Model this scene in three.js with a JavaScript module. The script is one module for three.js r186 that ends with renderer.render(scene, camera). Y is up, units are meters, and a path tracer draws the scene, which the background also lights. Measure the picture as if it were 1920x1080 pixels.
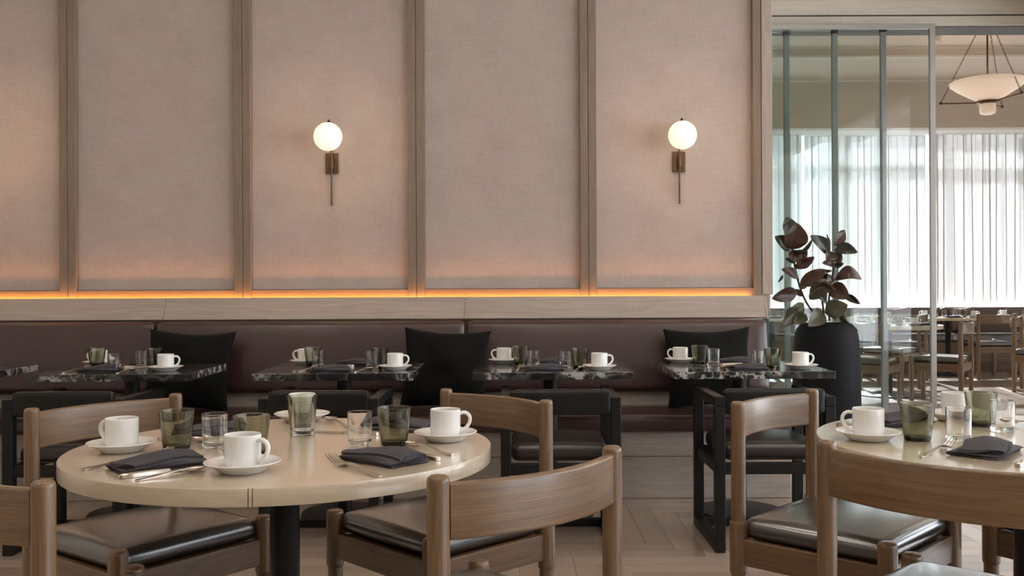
import * as THREE from 'three';
import { RoundedBoxGeometry } from 'three/addons/geometries/RoundedBoxGeometry.js';
import { mergeGeometries, mergeVertices, toCreasedNormals } from 'three/addons/utils/BufferGeometryUtils.js';
import { RectAreaLightUniformsLib } from 'three/addons/lights/RectAreaLightUniformsLib.js';

/* ------------------------------------------------------------------ camera, sky, light, exposure */
const scene = new THREE.Scene();
const camera = new THREE.PerspectiveCamera(33.4, 16 / 9, 0.05, 200);
camera.position.set(0, 1.157, 0);
camera.rotation.set(0, 0, -0.0045);
scene.add(camera);

const SKY = 4.7, SUN = 215, LAMP_PANEL = 7.8, SCONCE = 0.5, STRIP = 46;
const renderer = new THREE.WebGLRenderer({ antialias: true });
renderer.toneMapping = THREE.LinearToneMapping;
renderer.toneMappingExposure = 1.0;
renderer.shadowMap.enabled = true;
RectAreaLightUniformsLib.init();
{
  // bright hazy daylight: white near the horizon, soft blue overhead
  const W = 64, H = 32, d = new Float32Array(W * H * 4);
  for (let j = 0; j < H; j++) for (let i = 0; i < W; i++) {
    const up = Math.max(0, (j + 0.5) / H * 2 - 1), t = Math.pow(up, 0.7), k = (j * W + i) * 4;
    d[k] = 1.0 - 0.34 * t; d[k + 1] = 1.02 - 0.2 * t; d[k + 2] = 1.06 - 0.02 * t; d[k + 3] = 1;
  }
  const sky = new THREE.DataTexture(d, W, H, THREE.RGBAFormat, THREE.FloatType);
  sky.mapping = THREE.EquirectangularReflectionMapping; sky.magFilter = THREE.LinearFilter; sky.needsUpdate = true;
  scene.background = sky; scene.backgroundIntensity = SKY;
  // sun behind the far window, shining through the sheers onto the far floor, toward the camera
  const sun = new THREE.DirectionalLight(new THREE.Color(0.93, 0.97, 1.0), SUN);
  sun.position.set(3 + 0.17 * 30, 0.6 * 30, -8 - 30); sun.target.position.set(3, 0, -8); scene.add(sun, sun.target);
  sun.castShadow = true; sun.shadow.radius = 2.5; sun.shadow.mapSize.set(4096, 4096);
  Object.assign(sun.shadow.camera, { left: -9, right: 9, top: 9, bottom: -9, near: 1, far: 70 });
}

/* ------------------------------------------------------------------ helpers */
let seed = 20240611;
const rnd = () => { seed |= 0; seed = (seed + 0x6d2b79f5) | 0; let t = Math.imul(seed ^ (seed >>> 15), 1 | seed); t = (t + Math.imul(t ^ (t >>> 7), 61 | t)) ^ t; return ((t ^ (t >>> 14)) >>> 0) / 4294967296; };
const rr = (a, b) => a + (b - a) * rnd();
const V = (x, y, Z) => new THREE.Vector3(x, y, -Z);          // Z is the distance in front of the camera
const used = {};
function numbered(n) { const k = used[n] ?? 0; used[n] = k + 1; return k ? `${n}_${String(k).padStart(3, '0')}` : n; }
function shadows(o) { o.traverse((c) => { if (c.isMesh) { c.castShadow = true; c.receiveShadow = true; } }); return o; }
function thing(name, label, category, pos = [0, 0, 0], turn = 0, group) {
  const o = new THREE.Group(); o.name = numbered(name); o.position.set(...pos); o.rotation.y = turn; scene.add(o);
  o.userData = { label, category }; if (group) o.userData.group = group;
  return o;
}
function struct(name, label) { const o = new THREE.Group(); o.name = numbered(name); o.userData = { kind: 'structure', label }; scene.add(o); return o; }
function part(name, geo, material, parent, label) {
  const m = new THREE.Mesh(geo, material); m.name = name; m.castShadow = m.receiveShadow = true; parent.add(m);
  if (label) m.userData.label = label;
  return m;
}
const protos = {};
function spawn(kind, build, label, category, pos, turn = 0, group) {   // one prototype per kind, clones of it after
  if (!protos[kind]) protos[kind] = build();
  const first = !protos[kind].userData.out, o = first ? protos[kind] : protos[kind].clone();
  protos[kind].userData.out = true;
  o.name = numbered(kind); o.position.set(...pos); o.rotation.set(0, turn, 0); o.userData = { label, category };
  if (group) o.userData.group = group;
  if (first) { const keep = o.userData; protos[kind] = o.clone(); protos[kind].userData = { out: true }; o.userData = keep; }
  scene.add(o);
  return o;
}
/* geometry */
function uvBox(g, grain = 'x', off = [rr(0, 3), rr(0, 3)]) {     // uv in metres, u along the grain
  if (g.index) g = g.toNonIndexed();
  const p = g.attributes.position, uv = new Float32Array(p.count * 2), A = new THREE.Vector3(), B = new THREE.Vector3(), C = new THREE.Vector3(), ab = new THREE.Vector3(), ac = new THREE.Vector3();
  const ax = ['x', 'y', 'z'];
  for (let i = 0; i < p.count; i += 3) {
    A.fromBufferAttribute(p, i); B.fromBufferAttribute(p, i + 1); C.fromBufferAttribute(p, i + 2);
    const n = ab.subVectors(B, A).cross(ac.subVectors(C, A)), k = [Math.abs(n.x), Math.abs(n.y), Math.abs(n.z)], dom = ax[k.indexOf(Math.max(...k))];
    const rest = ax.filter((a) => a !== dom), u = rest.includes(grain) ? grain : rest[0], v = rest.find((a) => a !== u);
    [A, B, C].forEach((q, j) => { uv[(i + j) * 2] = q[u] + off[0]; uv[(i + j) * 2 + 1] = q[v] + off[1]; });
  }
  g.setAttribute('uv', new THREE.BufferAttribute(uv, 2));
  return g;
}
const board = (w, h, d, grain = 'x', r = 0.003) => uvBox(new RoundedBoxGeometry(w, h, d, 2, Math.min(r, w / 2.01, h / 2.01, d / 2.01)), grain);
const at = (g, x, y, z) => g.translate(x, y, z);
const merge = (gs) => mergeGeometries(gs.map((g) => { const q = g.index ? g.toNonIndexed() : g; for (const k of Object.keys(q.attributes)) if (!['position', 'normal', 'uv'].includes(k)) q.deleteAttribute(k); if (!q.attributes.uv) q.setAttribute('uv', new THREE.BufferAttribute(new Float32Array(q.attributes.position.count * 2), 2)); return q; }));
function lathe(pts, seg = 40, grain) {
  let area = 0; pts.forEach(([r, y], i) => { const [r2, y2] = pts[(i + 1) % pts.length]; area += r * y2 - r2 * y; });
  const [f, l] = [pts[0], pts[pts.length - 1]]; if (pts.length > 2 && (Math.abs(area) > 1e-9 ? area < 0 : f[1] > l[1])) pts = [...pts].reverse();   // outside up, so that faces look outward
  const g = new THREE.LatheGeometry(pts.map(([r, y]) => new THREE.Vector2(r, y)), seg);
  if (grain) { const p = g.attributes.position, uv = g.attributes.uv; for (let i = 0; i < p.count; i++) uv.setXY(i, p.getY(i) + grain, uv.getX(i) * 0.15); }
  return g;
}
// a smooth cushion: a box whose edges are rounded by r, its top swollen by crown
function softBox(w, h, d, r, crown = 0, n = 18, wave) {
  const g0 = new THREE.BoxGeometry(2, 2, 2, n, 10, n); g0.deleteAttribute('uv'); g0.deleteAttribute('normal');
  const g = mergeVertices(g0), p = g.attributes.position, H = [w / 2, h / 2, d / 2], q = [0, 0, 0];
  for (let i = 0; i < p.count; i++) {
    const s = [p.getX(i), p.getY(i), p.getZ(i)];
    for (let k = 0; k < 3; k++) q[k] = Math.sin(s[k] * Math.PI / 2) * 0.55 * H[k] + s[k] * 0.45 * H[k];
    const c = q.map((v, k) => Math.max(-(H[k] - r), Math.min(H[k] - r, v))), e = q.map((v, k) => v - c[k]), l = Math.hypot(...e);
    const o = l > 1e-6 ? c.map((v, k) => v + e[k] / l * Math.min(r, Math.max(l, Math.max(...e.map(Math.abs)) >= r - 1e-6 ? r : l))) : c;
    let y = o[1]; const bx = 1 - (q[0] / H[0]) ** 2, bz = 1 - (q[2] / H[2]) ** 2;
    if (s[1] > -0.2) y += crown * Math.sqrt(Math.max(0, bx * bz)) * (s[1] + 0.2) / 1.2;
    if (wave) y += wave(o[0], o[2], s[1]);
    p.setXYZ(i, o[0], y, o[2]);
  }
  g.computeVertexNormals();
  const uv = new Float32Array(p.count * 2), nn = g.attributes.normal;
  for (let i = 0; i < p.count; i++) { uv[i * 2] = p.getX(i); uv[i * 2 + 1] = Math.abs(nn.getY(i)) > 0.6 ? p.getZ(i) : p.getY(i) + p.getZ(i); }
  g.setAttribute('uv', new THREE.BufferAttribute(uv, 2));
  return g;
}
function tube(points, r, seg = 24, rad = 10) { return new THREE.TubeGeometry(new THREE.CatmullRomCurve3(points.map((p) => new THREE.Vector3(...p))), seg, r, rad); }
// a strip with an outline: stations [z, half width, height above the base, thickness]
function strip(st, across = 6, dome = 0) {
  const pos = [], idx = [], n = across + 1, ring = n * 2;
  st.forEach(([z, hw, y, t]) => {
    for (let k = 0; k < n; k++) { const s = k / across * 2 - 1; pos.push(s * hw, y + t + dome * t * (1 - s * s), z); }
    for (let k = n - 1; k >= 0; k--) { const s = k / across * 2 - 1; pos.push(s * hw * 0.96, y, z); }
  });
  for (let i = 0; i < st.length - 1; i++) for (let k = 0; k < ring; k++) { const a = i * ring + k, b = i * ring + (k + 1) % ring, c = a + ring, d = b + ring; idx.push(a, c, b, b, c, d); }
  for (const [base, flip] of [[0, false], [(st.length - 1) * ring, true]]) for (let k = 0; k < across; k++) {
    const a = base + k, b = base + k + 1, c = base + ring - 1 - k, d = base + ring - 2 - k;
    flip ? idx.push(a, c, b, b, c, d) : idx.push(a, b, c, b, d, c);
  }
  const g = new THREE.BufferGeometry(); g.setAttribute('position', new THREE.Float32BufferAttribute(pos, 3)); g.setIndex(idx);
  return toCreasedNormals(g.toNonIndexed(), 0.9);
}
/* tileable noise and textures */
const hash = (x, y, s) => { let h = Math.imul(x, 374761393) ^ Math.imul(y, 668265263) ^ Math.imul(s, 974634777); h = Math.imul(h ^ (h >>> 13), 1274126177); return ((h ^ (h >>> 16)) >>> 0) / 4294967296; };
function vn(u, v, px, py, s) {                                  // value noise on a lattice of px by py cells that tiles
  const x = u * px, y = v * py, i = Math.floor(x), j = Math.floor(y), f = x - i, g = y - j, a = f * f * (3 - 2 * f), b = g * g * (3 - 2 * g);
  const i0 = ((i % px) + px) % px, i1 = (i0 + 1) % px, j0 = ((j % py) + py) % py, j1 = (j0 + 1) % py;
  return (hash(i0, j0, s) * (1 - a) + hash(i1, j0, s) * a) * (1 - b) + (hash(i0, j1, s) * (1 - a) + hash(i1, j1, s) * a) * b;
}
function fbm(u, v, px, py, o, s) { let t = 0, a = 0.5, n = 0; for (let k = 0; k < o; k++) { t += a * vn(u, v, px, py, s + k); n += a; a *= 0.5; px *= 2; py *= 2; } return t / n; }
function tex(w, h, tileU, tileV, fn, srgb = true) {
  const d = new Uint8Array(w * h * 4);
  for (let j = 0; j < h; j++) for (let i = 0; i < w; i++) {
    const c = fn(i / w, j / h), k = (j * w + i) * 4;
    if (typeof c === 'number') d[k] = d[k + 1] = d[k + 2] = Math.max(0, Math.min(255, c * 255));
    else { d[k] = Math.max(0, Math.min(255, c[0])); d[k + 1] = Math.max(0, Math.min(255, c[1])); d[k + 2] = Math.max(0, Math.min(255, c[2])); }
    d[k + 3] = 255;
  }
  const t = new THREE.DataTexture(d, w, h, THREE.RGBAFormat); t.wrapS = t.wrapT = THREE.RepeatWrapping; t.magFilter = THREE.LinearFilter; t.minFilter = THREE.LinearMipmapLinearFilter; t.generateMipmaps = true;
  if (srgb) t.colorSpace = THREE.SRGBColorSpace;
  t.repeat.set(1 / tileU, 1 / tileV); t.needsUpdate = true;
  return t;
}
const lerp3 = (a, b, t) => [a[0] + (b[0] - a[0]) * t, a[1] + (b[1] - a[1]) * t, a[2] + (b[2] - a[2]) * t];
function woodGrain(u, v, s) {                                   // 0 dark .. 1 light
  const warp = fbm(u, v, 3, 4, 3, s) * 1.6, rings = 0.5 + 0.5 * Math.sin((v * 9 + warp * 2.2) * Math.PI * 2), fine = fbm(u, v, 6, 160, 2, s + 11), broad = fbm(u, v, 2, 9, 3, s + 23);
  const pore = Math.max(0, vn(u, v, 40, 260, s + 31) - 0.7) / 0.3;
  return Math.max(0, Math.min(1, 0.16 * rings + 0.58 * fine + 0.34 * broad - 0.26 * pore));
}
function wood(dark, light, s, tu = 1.6, tv = 0.5) { return tex(1024, 512, tu, tv, (u, v) => lerp3(dark, light, woodGrain(u, v, s))); }
function woodBump(s, tu = 1.6, tv = 0.5) { return tex(1024, 512, tu, tv, (u, v) => 0.5 + 0.5 * fbm(u, v, 8, 200, 2, s + 11) - 0.5 * Math.max(0, vn(u, v, 40, 260, s + 31) - 0.7), false); }
const S = (o) => new THREE.MeshStandardMaterial(o), P = (o) => new THREE.MeshPhysicalMaterial(o);

/* ------------------------------------------------------------------ materials */
const oakMap = wood([98, 79, 57], [166, 139, 105], 5, 0.9, 0.26), oakBump = woodBump(5, 0.9, 0.26);
const paleMap = wood([150, 138, 128], [190, 178, 167], 41), ashMap = wood([198, 181, 156], [216, 200, 174], 77, 1.6, 0.8);
const headerMap = wood([176, 167, 155], [206, 198, 187], 63);
const linenColor = tex(1024, 1024, 0.9, 0.9, (u, v) => {
  const warp = vn(u, v, 512, 40, 3) * 0.5 + vn(u, v, 256, 24, 4) * 0.5, weft = vn(u, v, 30, 512, 7) * 0.5 + vn(u, v, 18, 256, 8) * 0.5, slub = fbm(u, v, 5, 5, 4, 15);
  const t = 0.36 * warp + 0.36 * weft + 0.4 * slub - 0.06;
  return lerp3([168, 154, 147], [201, 188, 182], t);
});
const linenBump = tex(1024, 1024, 0.9, 0.9, (u, v) => 0.5 * vn(u, v, 512, 40, 3) + 0.5 * vn(u, v, 30, 512, 7), false);
const leatherBump = tex(512, 512, 0.22, 0.22, (u, v) => 0.6 * fbm(u, v, 60, 60, 2, 51) + 0.4 * fbm(u, v, 8, 8, 3, 57), false);
const marbleMap = tex(1024, 1024, 0.9, 0.9, (u, v) => {
  const w1 = fbm(u, v, 4, 4, 5, 90), w2 = fbm(u, v, 5, 3, 5, 96), vein = 1 - Math.min(1, Math.abs(w1 - 0.5) * 22), fine = 1 - Math.min(1, Math.abs(fbm(u, v, 22, 19, 4, 99) - 0.5) * 13), cloud = Math.max(0, w2 - 0.44) * 3;
  const k = Math.min(1, 0.8 * vein * (0.4 + cloud) + 1.1 * fine * cloud * 1.5 + 1.1 * cloud * Math.max(0, fbm(u, v, 70, 70, 2, 103) - 0.35) + 0.1 * fbm(u, v, 20, 20, 3, 107));
  return lerp3([30, 30, 31], [176, 174, 170], k);
});
const weaveBump = tex(256, 256, 0.09, 0.09, (u, v) => 0.5 + 0.3 * Math.sin(u * Math.PI * 2 * 10 + 2 * vn(u, v, 6, 6, 120)) * Math.sin(v * Math.PI * 2 * 7) + 0.4 * (vn(u, v, 24, 24, 121) - 0.5), false);
const ribMap = tex(256, 256, 0.12, 0.12, (u, v) => lerp3([13, 14, 14], [32, 33, 33], 0.5 * vn(u, v, 12, 60, 130) + 0.5 * vn(u, v, 64, 64, 131)));
const leafMap = tex(128, 256, 1, 1, (u, v) => { const mid = Math.abs(u - 0.5), vein = Math.abs(((v * 16 + mid * 7) % 1) - 0.5) < 0.06 ? 0.5 : 0; return lerp3([255, 255, 255], [190, 160, 140], Math.min(1, (mid < 0.03 ? 1 : 0) + vein * 0.5 + 0.35 * fbm(u, v, 6, 8, 3, 140))); });
const M = {
  oak: P({ map: oakMap, color: 0xdecdbc, bumpMap: oakBump, bumpScale: 0.0004, roughness: 0.42, clearcoat: 0.8, clearcoatRoughness: 0.26 }),
  oakDark: P({ map: oakMap, color: 0xd6c6bb, bumpMap: oakBump, bumpScale: 0.0004, roughness: 0.42, clearcoat: 0.6, clearcoatRoughness: 0.28 }),
  pale: S({ map: paleMap, bumpMap: oakBump, bumpScale: 0.0005, roughness: 0.5 }),
  header: S({ map: headerMap, bumpMap: oakBump, bumpScale: 0.0005, roughness: 0.5 }),
  paleDeep: S({ map: paleMap, color: 0xc8bfb8, bumpMap: oakBump, bumpScale: 0.0005, roughness: 0.5 }),
  ash: P({ map: ashMap, roughness: 0.3, ior: 1.9, clearcoat: 1, clearcoatRoughness: 0.15 }),
  linen: S({ map: linenColor, bumpMap: linenBump, bumpScale: 0.0003, roughness: 0.9 }),
  burgundy: P({ color: new THREE.Color(0.05, 0.02, 0.019), bumpMap: leatherBump, bumpScale: 0.0003, roughness: 0.36, clearcoat: 0.6, clearcoatRoughness: 0.28 }),
  seatLeather: P({ color: new THREE.Color(0.018, 0.014, 0.014), bumpMap: leatherBump, bumpScale: 0.00012, roughness: 0.28, ior: 2.0, clearcoat: 1, clearcoatRoughness: 0.15 }),
  armLeather: P({ color: new THREE.Color(0.016, 0.011, 0.0105), bumpMap: leatherBump, bumpScale: 0.0002, roughness: 0.36, clearcoat: 0.4, clearcoatRoughness: 0.25 }),
  blackLeather: P({ color: new THREE.Color(0.006, 0.006, 0.0065), specularIntensity: 0.75, bumpMap: leatherBump, bumpScale: 0.0002, roughness: 0.38 }),
  blackWood: P({ color: new THREE.Color(0.006, 0.006, 0.0065), specularIntensity: 0.7, roughness: 0.45 }),
  track: S({ color: new THREE.Color(0.06, 0.05, 0.043), roughness: 0.6 }),
  blackMetal: S({ color: new THREE.Color(0.012, 0.012, 0.014), roughness: 0.38, metalness: 0.3 }),
  marble: P({ map: marbleMap, roughness: 0.16, clearcoat: 0.35, clearcoatRoughness: 0.08 }),
  china: P({ color: new THREE.Color(0.88, 0.875, 0.86), roughness: 0.18, clearcoat: 0.6, clearcoatRoughness: 0.08 }),
  green: P({ color: 0xffffff, roughness: 0.02, transmission: 1, thickness: 0.02, ior: 1.5, attenuationColor: new THREE.Color(0.36, 0.365, 0.25), attenuationDistance: 0.0056 }),
  clear: P({ color: 0xffffff, roughness: 0.01, transmission: 1, thickness: 0.02, ior: 1.5, attenuationColor: new THREE.Color(0.93, 0.96, 0.95), attenuationDistance: 0.05 }),
  napkin: S({ color: new THREE.Color(0.058, 0.054, 0.068), bumpMap: weaveBump, bumpScale: 0.0006, roughness: 0.85 }),
  steel: S({ color: new THREE.Color(0.62, 0.56, 0.5), metalness: 1, roughness: 0.3 }),
  pillow: P({ map: ribMap, bumpMap: weaveBump, bumpScale: 0.004, roughness: 0.95, specularIntensity: 0.4, sheen: 0.12, sheenRoughness: 0.6, sheenColor: new THREE.Color(0.2, 0.2, 0.2) }),
  bronze: S({ color: new THREE.Color(0.13, 0.085, 0.055), metalness: 0.85, roughness: 0.42 }),
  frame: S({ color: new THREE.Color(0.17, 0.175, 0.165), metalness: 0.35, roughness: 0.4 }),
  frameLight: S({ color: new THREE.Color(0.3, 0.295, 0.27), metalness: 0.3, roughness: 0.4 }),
  pane: P({ color: new THREE.Color(0.885, 0.94, 0.935), roughness: 0, transmission: 1, thickness: 0, ior: 1.5 }),
  window: P({ color: 0xffffff, roughness: 0, transmission: 1, thickness: 0, ior: 1.45 }),
  sheer: P({ color: new THREE.Color(0.82, 0.825, 0.83), flatShading: true, roughness: 0.12, transmission: 0.1, thickness: 0, side: THREE.DoubleSide, specularIntensity: 0 }),
  plaster: S({ color: new THREE.Color(0.66, 0.61, 0.54), roughness: 0.9 }),
  ceiling: S({ color: new THREE.Color(0.64, 0.565, 0.49), roughness: 0.9 }),
  white: S({ color: new THREE.Color(0.78, 0.77, 0.74), roughness: 0.8 }),
  ground: S({ color: new THREE.Color(0.16, 0.16, 0.16), roughness: 0.95 }),
  planter: P({ color: new THREE.Color(0.004, 0.004, 0.0055), specularIntensity: 0.35, roughness: 0.6 }),
  soil: S({ color: new THREE.Color(0.03, 0.02, 0.014), roughness: 1 }),
  leafRed: P({ map: leafMap, color: new THREE.Color(0.055, 0.022, 0.013), roughness: 0.35, side: THREE.DoubleSide, transmission: 0.12, thickness: 0 }),
  leafDark: P({ map: leafMap, color: new THREE.Color(0.022, 0.021, 0.013), roughness: 0.3, side: THREE.DoubleSide }),
  leafOlive: P({ map: leafMap, color: new THREE.Color(0.08, 0.078, 0.04), roughness: 0.35, side: THREE.DoubleSide, transmission: 0.15, thickness: 0 }),
  stem: S({ color: new THREE.Color(0.05, 0.035, 0.025), roughness: 0.8 }),
  opal: P({ color: new THREE.Color(0.9, 0.83, 0.76), emissive: new THREE.Color(1, 0.82, 0.66), emissiveIntensity: 0.22, roughness: 0.6, transmission: 0.3, thickness: 0, side: THREE.DoubleSide }),
  globe: P({ color: 0xfff3dd, emissive: new THREE.Color(1.0, 0.8, 0.5), emissiveIntensity: 1.25, roughness: 0.25 }),
  strip: S({ color: 0x332211, emissive: new THREE.Color(1.0, 0.42, 0.08), emissiveIntensity: 2.2 }),
  diffuser: S({ color: 0xffffff, emissive: new THREE.Color(1.0, 0.86, 0.68), emissiveIntensity: 2.0 }),
};
const plankTones = [0xfff0e6, 0xe8d8cc, 0xf6e2d2, 0xd6c5b8].map((c, i) => P({ map: headerMap, color: c, roughness: 0.3, ior: 1.7, bumpMap: oakBump, bumpScale: 0.0002, clearcoat: 1, clearcoatRoughness: 0.13 }));

/* ------------------------------------------------------------------ the setting */
const WZ = 6.0;                                   // face of the wall battens
const floor = struct('floor', 'pale oak herringbone floor running through both rooms');
part('slab', at(new THREE.BoxGeometry(14.2, 0.2, 17.6), 2.3, -0.112, -5.7), M.ground, floor);
{
  const w = 0.115, n = 6, gap = 0.0016, hw = new THREE.BoxGeometry(n * w - gap, 0.012, w - gap), vw = new THREE.BoxGeometry(w - gap, 0.012, n * w - gap);
  const kinds = { h: [0, 1, 2].map(() => uvBox(hw.clone(), 'x')), v: [0, 1, 2].map(() => uvBox(vw.clone(), 'z')) };
  const all = [];
  for (let k = -120; k < 160; k++) for (let m = -22; m < 22; m++) {
    const ox = (k + n * m) * w, oz = (k - n * m) * w;
    all.push(['h', ox + n * w / 2, oz + w / 2], ['v', ox + (n + 0.5) * w, oz + (1 - n / 2) * w]);
  }
  const ok = all.map(([t, x, z]) => ({ t, x: x - 4, z: z - 7 })).filter((p) => p.x > -4.5 && p.x < 8.9 && p.z < 2.6 && p.z > -13.9);
  for (const p of ok) {
    p.Z = -p.z; p.px = 960 + p.x / p.Z * 1800; p.py = 540 + 1.157 / p.Z * 1800; p.k = Math.floor(rnd() * 3); p.tone = Math.floor(rnd() * 4);
    const near = p.Z > 2.0 && p.Z < 5.4 && p.px > -40 && p.px < 1960, far = p.Z >= 5.4 && p.Z < 13 && p.px > 1560 && p.px < 1960;
    p.seen = near ? 2 : far ? 1 : 0;
  }
  ok.sort((a, b) => b.seen - a.seen || a.Z - b.Z);
  const rest = [[], [], [], []];
  ok.forEach((p, i) => {
    if (i < 296 && p.seen) { const m = part(numbered('plank'), kinds[p.t][p.k], plankTones[p.tone], floor); m.position.set(p.x, -0.006, p.z); }
    else rest[p.tone].push(kinds[p.t][p.k].clone().translate(p.x, -0.006, p.z));
  });
  const m = part('plank_field', mergeGeometries(rest.map((r) => mergeGeometries(r)), true), plankTones, floor); m.userData.kind = 'stuff';
}
/* panelled wall behind the banquette */
const wallBack = struct('wall_back', 'linen panelled wall with wood battens behind the banquette');
part('core', merge([at(board(6.23, 3.2, 0.3), -1.485, 2.6, -(WZ + 0.21)), at(board(6.06, 1.06, 0.3), -1.57, 0.53, -(WZ + 0.21))]), M.pale, wallBack);
part('return', at(board(0.14, 4.2, 2.2, 'y'), 1.54, 2.1, -7.46), M.plaster, wallBack);
{
  const seams = [-3.871, -2.777, -1.683, -0.597, 0.48, 1.563], st = 0.05;
  for (let k = 0; k < 5; k++) {
    const a = seams[k] + 0.0015, b = seams[k + 1] - 0.0015, top = 4.2, bot = 1.102;
    const f = part('fabric_panel', at(board(b - a - 2 * st + 0.004, top - bot - 0.05, 0.02, 'x', 0.006), (a + b) / 2, (top + bot + 0.05) / 2, -(WZ + 0.046)), M.linen, wallBack);
    part('batten', at(board(st, top - bot, 0.056, 'y', 0.002), a + st / 2, (top + bot) / 2, -(WZ + 0.028)), M.paleDeep, wallBack);
    part('batten', at(board(st, top - bot, 0.056, 'y', 0.002), b - st / 2, (top + bot) / 2, -(WZ + 0.028)), M.paleDeep, wallBack);
    part('panel_rail', at(board(b - a - 2 * st, 0.05, 0.05, 'x', 0.002), (a + b) / 2, bot + 0.025, -(WZ + 0.03)), M.paleDeep, wallBack);
  }
  part('fabric_panel', at(board(0.62, 3.1, 0.02, 'x', 0.006), -4.22, 2.65, -(WZ + 0.046)), M.linen, wallBack);
  part('batten', at(board(0.05, 3.1, 0.056, 'y', 0.002), -3.899, 2.65, -(WZ + 0.028)), M.paleDeep, wallBack);
  part('jamb', at(board(0.066, 3.09, 0.12, 'y', 0.003), 1.5985, 2.655, -(WZ + 0.058)), M.pale, wallBack);
}
/* ledge above the banquette */
const ledge = struct('trim_1', 'leaning wood ledge board that caps the banquette');
{
  const joints = [-4.45, -2.11, -0.29, 1.535];
  for (let k = 0; k < 3; k++) {
    const w = joints[k + 1] - joints[k] - 0.002, g = board(w, 0.146, 0.026, 'x', 0.002); g.rotateX(-0.46); at(g, (joints[k] + joints[k + 1]) / 2, 1.034, -5.842);
    part('ledge_board', g, M.pale, ledge);
    part('ledge_top', at(board(w, 0.018, 0.1, 'x', 0.002), (joints[k] + joints[k + 1]) / 2, 1.086, -5.921), M.pale, ledge);
  }
  const cap = new THREE.Shape(); cap.moveTo(5.795, 0.965); cap.lineTo(5.868, 1.1); cap.lineTo(5.945, 1.1); cap.lineTo(5.945, 0.965); cap.closePath();
  const g = new THREE.ExtrudeGeometry(cap, { depth: 0.014, bevelEnabled: false }); g.rotateY(Math.PI / 2); g.translate(1.537, 0, 0);
  part('ledge_end', uvBox(g, 'y'), M.pale, ledge);
}
/* header over the opening to the far room */
const wallPart = struct('wall_partition', 'wood clad header above the opening to the far room');
part('core', at(board(7.4, 0.84, 0.24), 5.3, 4.01, -8.86), M.track, wallPart);
for (const [y0, y1, z] of [[3.515, 3.6, 8.70], [3.613, 3.75, 8.70], [3.763, 3.9, 8.70], [3.913, 4.2, 8.70]]) part('header_board', at(board(7.4, y1 - y0, 0.04, 'x', 0.004), 5.3, (y0 + y1) / 2, -z), M.header, wallPart);
part('track', at(board(7.4, 0.05, 0.3, 'x', 0.003), 5.3, 3.535, -8.86), M.track, wallPart);
part('post', at(board(0.05, 3.5, 0.05, 'y'), 2.365, 1.75, -8.95), M.frame, wallPart);
/* stacked glass door leaves */
[[3.79, 8.585], [3.37, 8.635], [2.95, 8.685], [2.53, 8.735]].forEach(([xr, z], i) => {
  const w = i === 0 ? 1.9 : 1.5, h = 3.5, d = struct(`door_${i + 1}`, ['frontmost framed glass door leaf with the widest free edge', 'second glass door leaf in the stack', 'third glass door leaf in the stack', 'rearmost glass door leaf beside the panelled wall'][i]);
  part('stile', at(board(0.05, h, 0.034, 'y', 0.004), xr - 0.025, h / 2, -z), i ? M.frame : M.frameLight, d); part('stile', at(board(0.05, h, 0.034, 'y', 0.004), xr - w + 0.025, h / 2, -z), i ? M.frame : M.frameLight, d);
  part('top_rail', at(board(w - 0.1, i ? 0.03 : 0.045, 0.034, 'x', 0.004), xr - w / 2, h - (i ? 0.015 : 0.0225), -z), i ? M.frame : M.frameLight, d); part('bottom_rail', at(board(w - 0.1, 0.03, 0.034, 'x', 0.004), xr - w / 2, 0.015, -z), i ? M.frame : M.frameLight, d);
  part('pane', at(new THREE.PlaneGeometry(w - 0.1, h - 0.07), xr - w / 2, h / 2 - 0.007, -z), M.pane, d);
  if (i) part('hanger', at(board(0.06, 0.05, 0.036, 'x', 0.004), xr - 0.025, h - 0.035, -z + 0.001), M.blackMetal, d);
});
/* far room: bulkhead, stepped ceiling, window wall */
const ceil = struct('ceiling', 'plaster ceiling, stepped in the far room');
part('main_field', at(new THREE.BoxGeometry(12.2, 0.2, 12.2), 1.3, 4.32, -2.9), M.white, ceil);
part('far_field', at(new THREE.BoxGeometry(9.4, 0.2, 2.95), 5.2, 4.205, -10.4), M.ceiling, ceil);
part('far_step', at(new THREE.BoxGeometry(9.4, 0.32, 1.35), 5.2, 4.15, -12.53), M.ceiling, ceil);
part('bulkhead', at(new THREE.BoxGeometry(9.4, 0.98, 0.2), 5.2, 3.824, -13.3), M.ceiling, ceil);
part('window_head', at(new THREE.BoxGeometry(9.4, 0.2, 0.9), 5.2, 3.434, -13.75), M.white, ceil);
for (const [y, z] of [[4.11, 11.865], [3.995, 11.86], [3.985, 13.19]]) part('ceiling_edge', at(board(9.4, 0.03, 0.03), 5.2, y, -z), M.white, ceil);
const wallWin = struct('wall_window', 'low wall and piers of the far window');
part('sill_wall', at(new THREE.BoxGeometry(9.4, 0.8, 0.2), 5.2, 0.4, -14.15), M.plaster, wallWin);
part('pier', at(new THREE.BoxGeometry(0.3, 3.6, 0.2), 0.65, 1.8, -14.15), M.plaster, wallWin); part('pier', at(new THREE.BoxGeometry(0.3, 3.6, 0.2), 9.75, 1.8, -14.15), M.plaster, wallWin);
part('upper_storey', at(new THREE.BoxGeometry(15.5, 6, 17), 2.6, 7.45, -5.7), M.plaster, wallWin);
const win1 = struct('window_1', 'tall window with a transom behind the sheer curtains');
for (let x = 0.8; x < 9.7; x += 1.28) part('mullion', at(board(0.07, 2.6, 0.08, 'y'), x + 0.3, 2.1, -14.1), M.frame, win1);
part('transom', at(board(9, 0.17, 0.09), 5.2, 2.93, -14.1), M.frame, win1);
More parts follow.
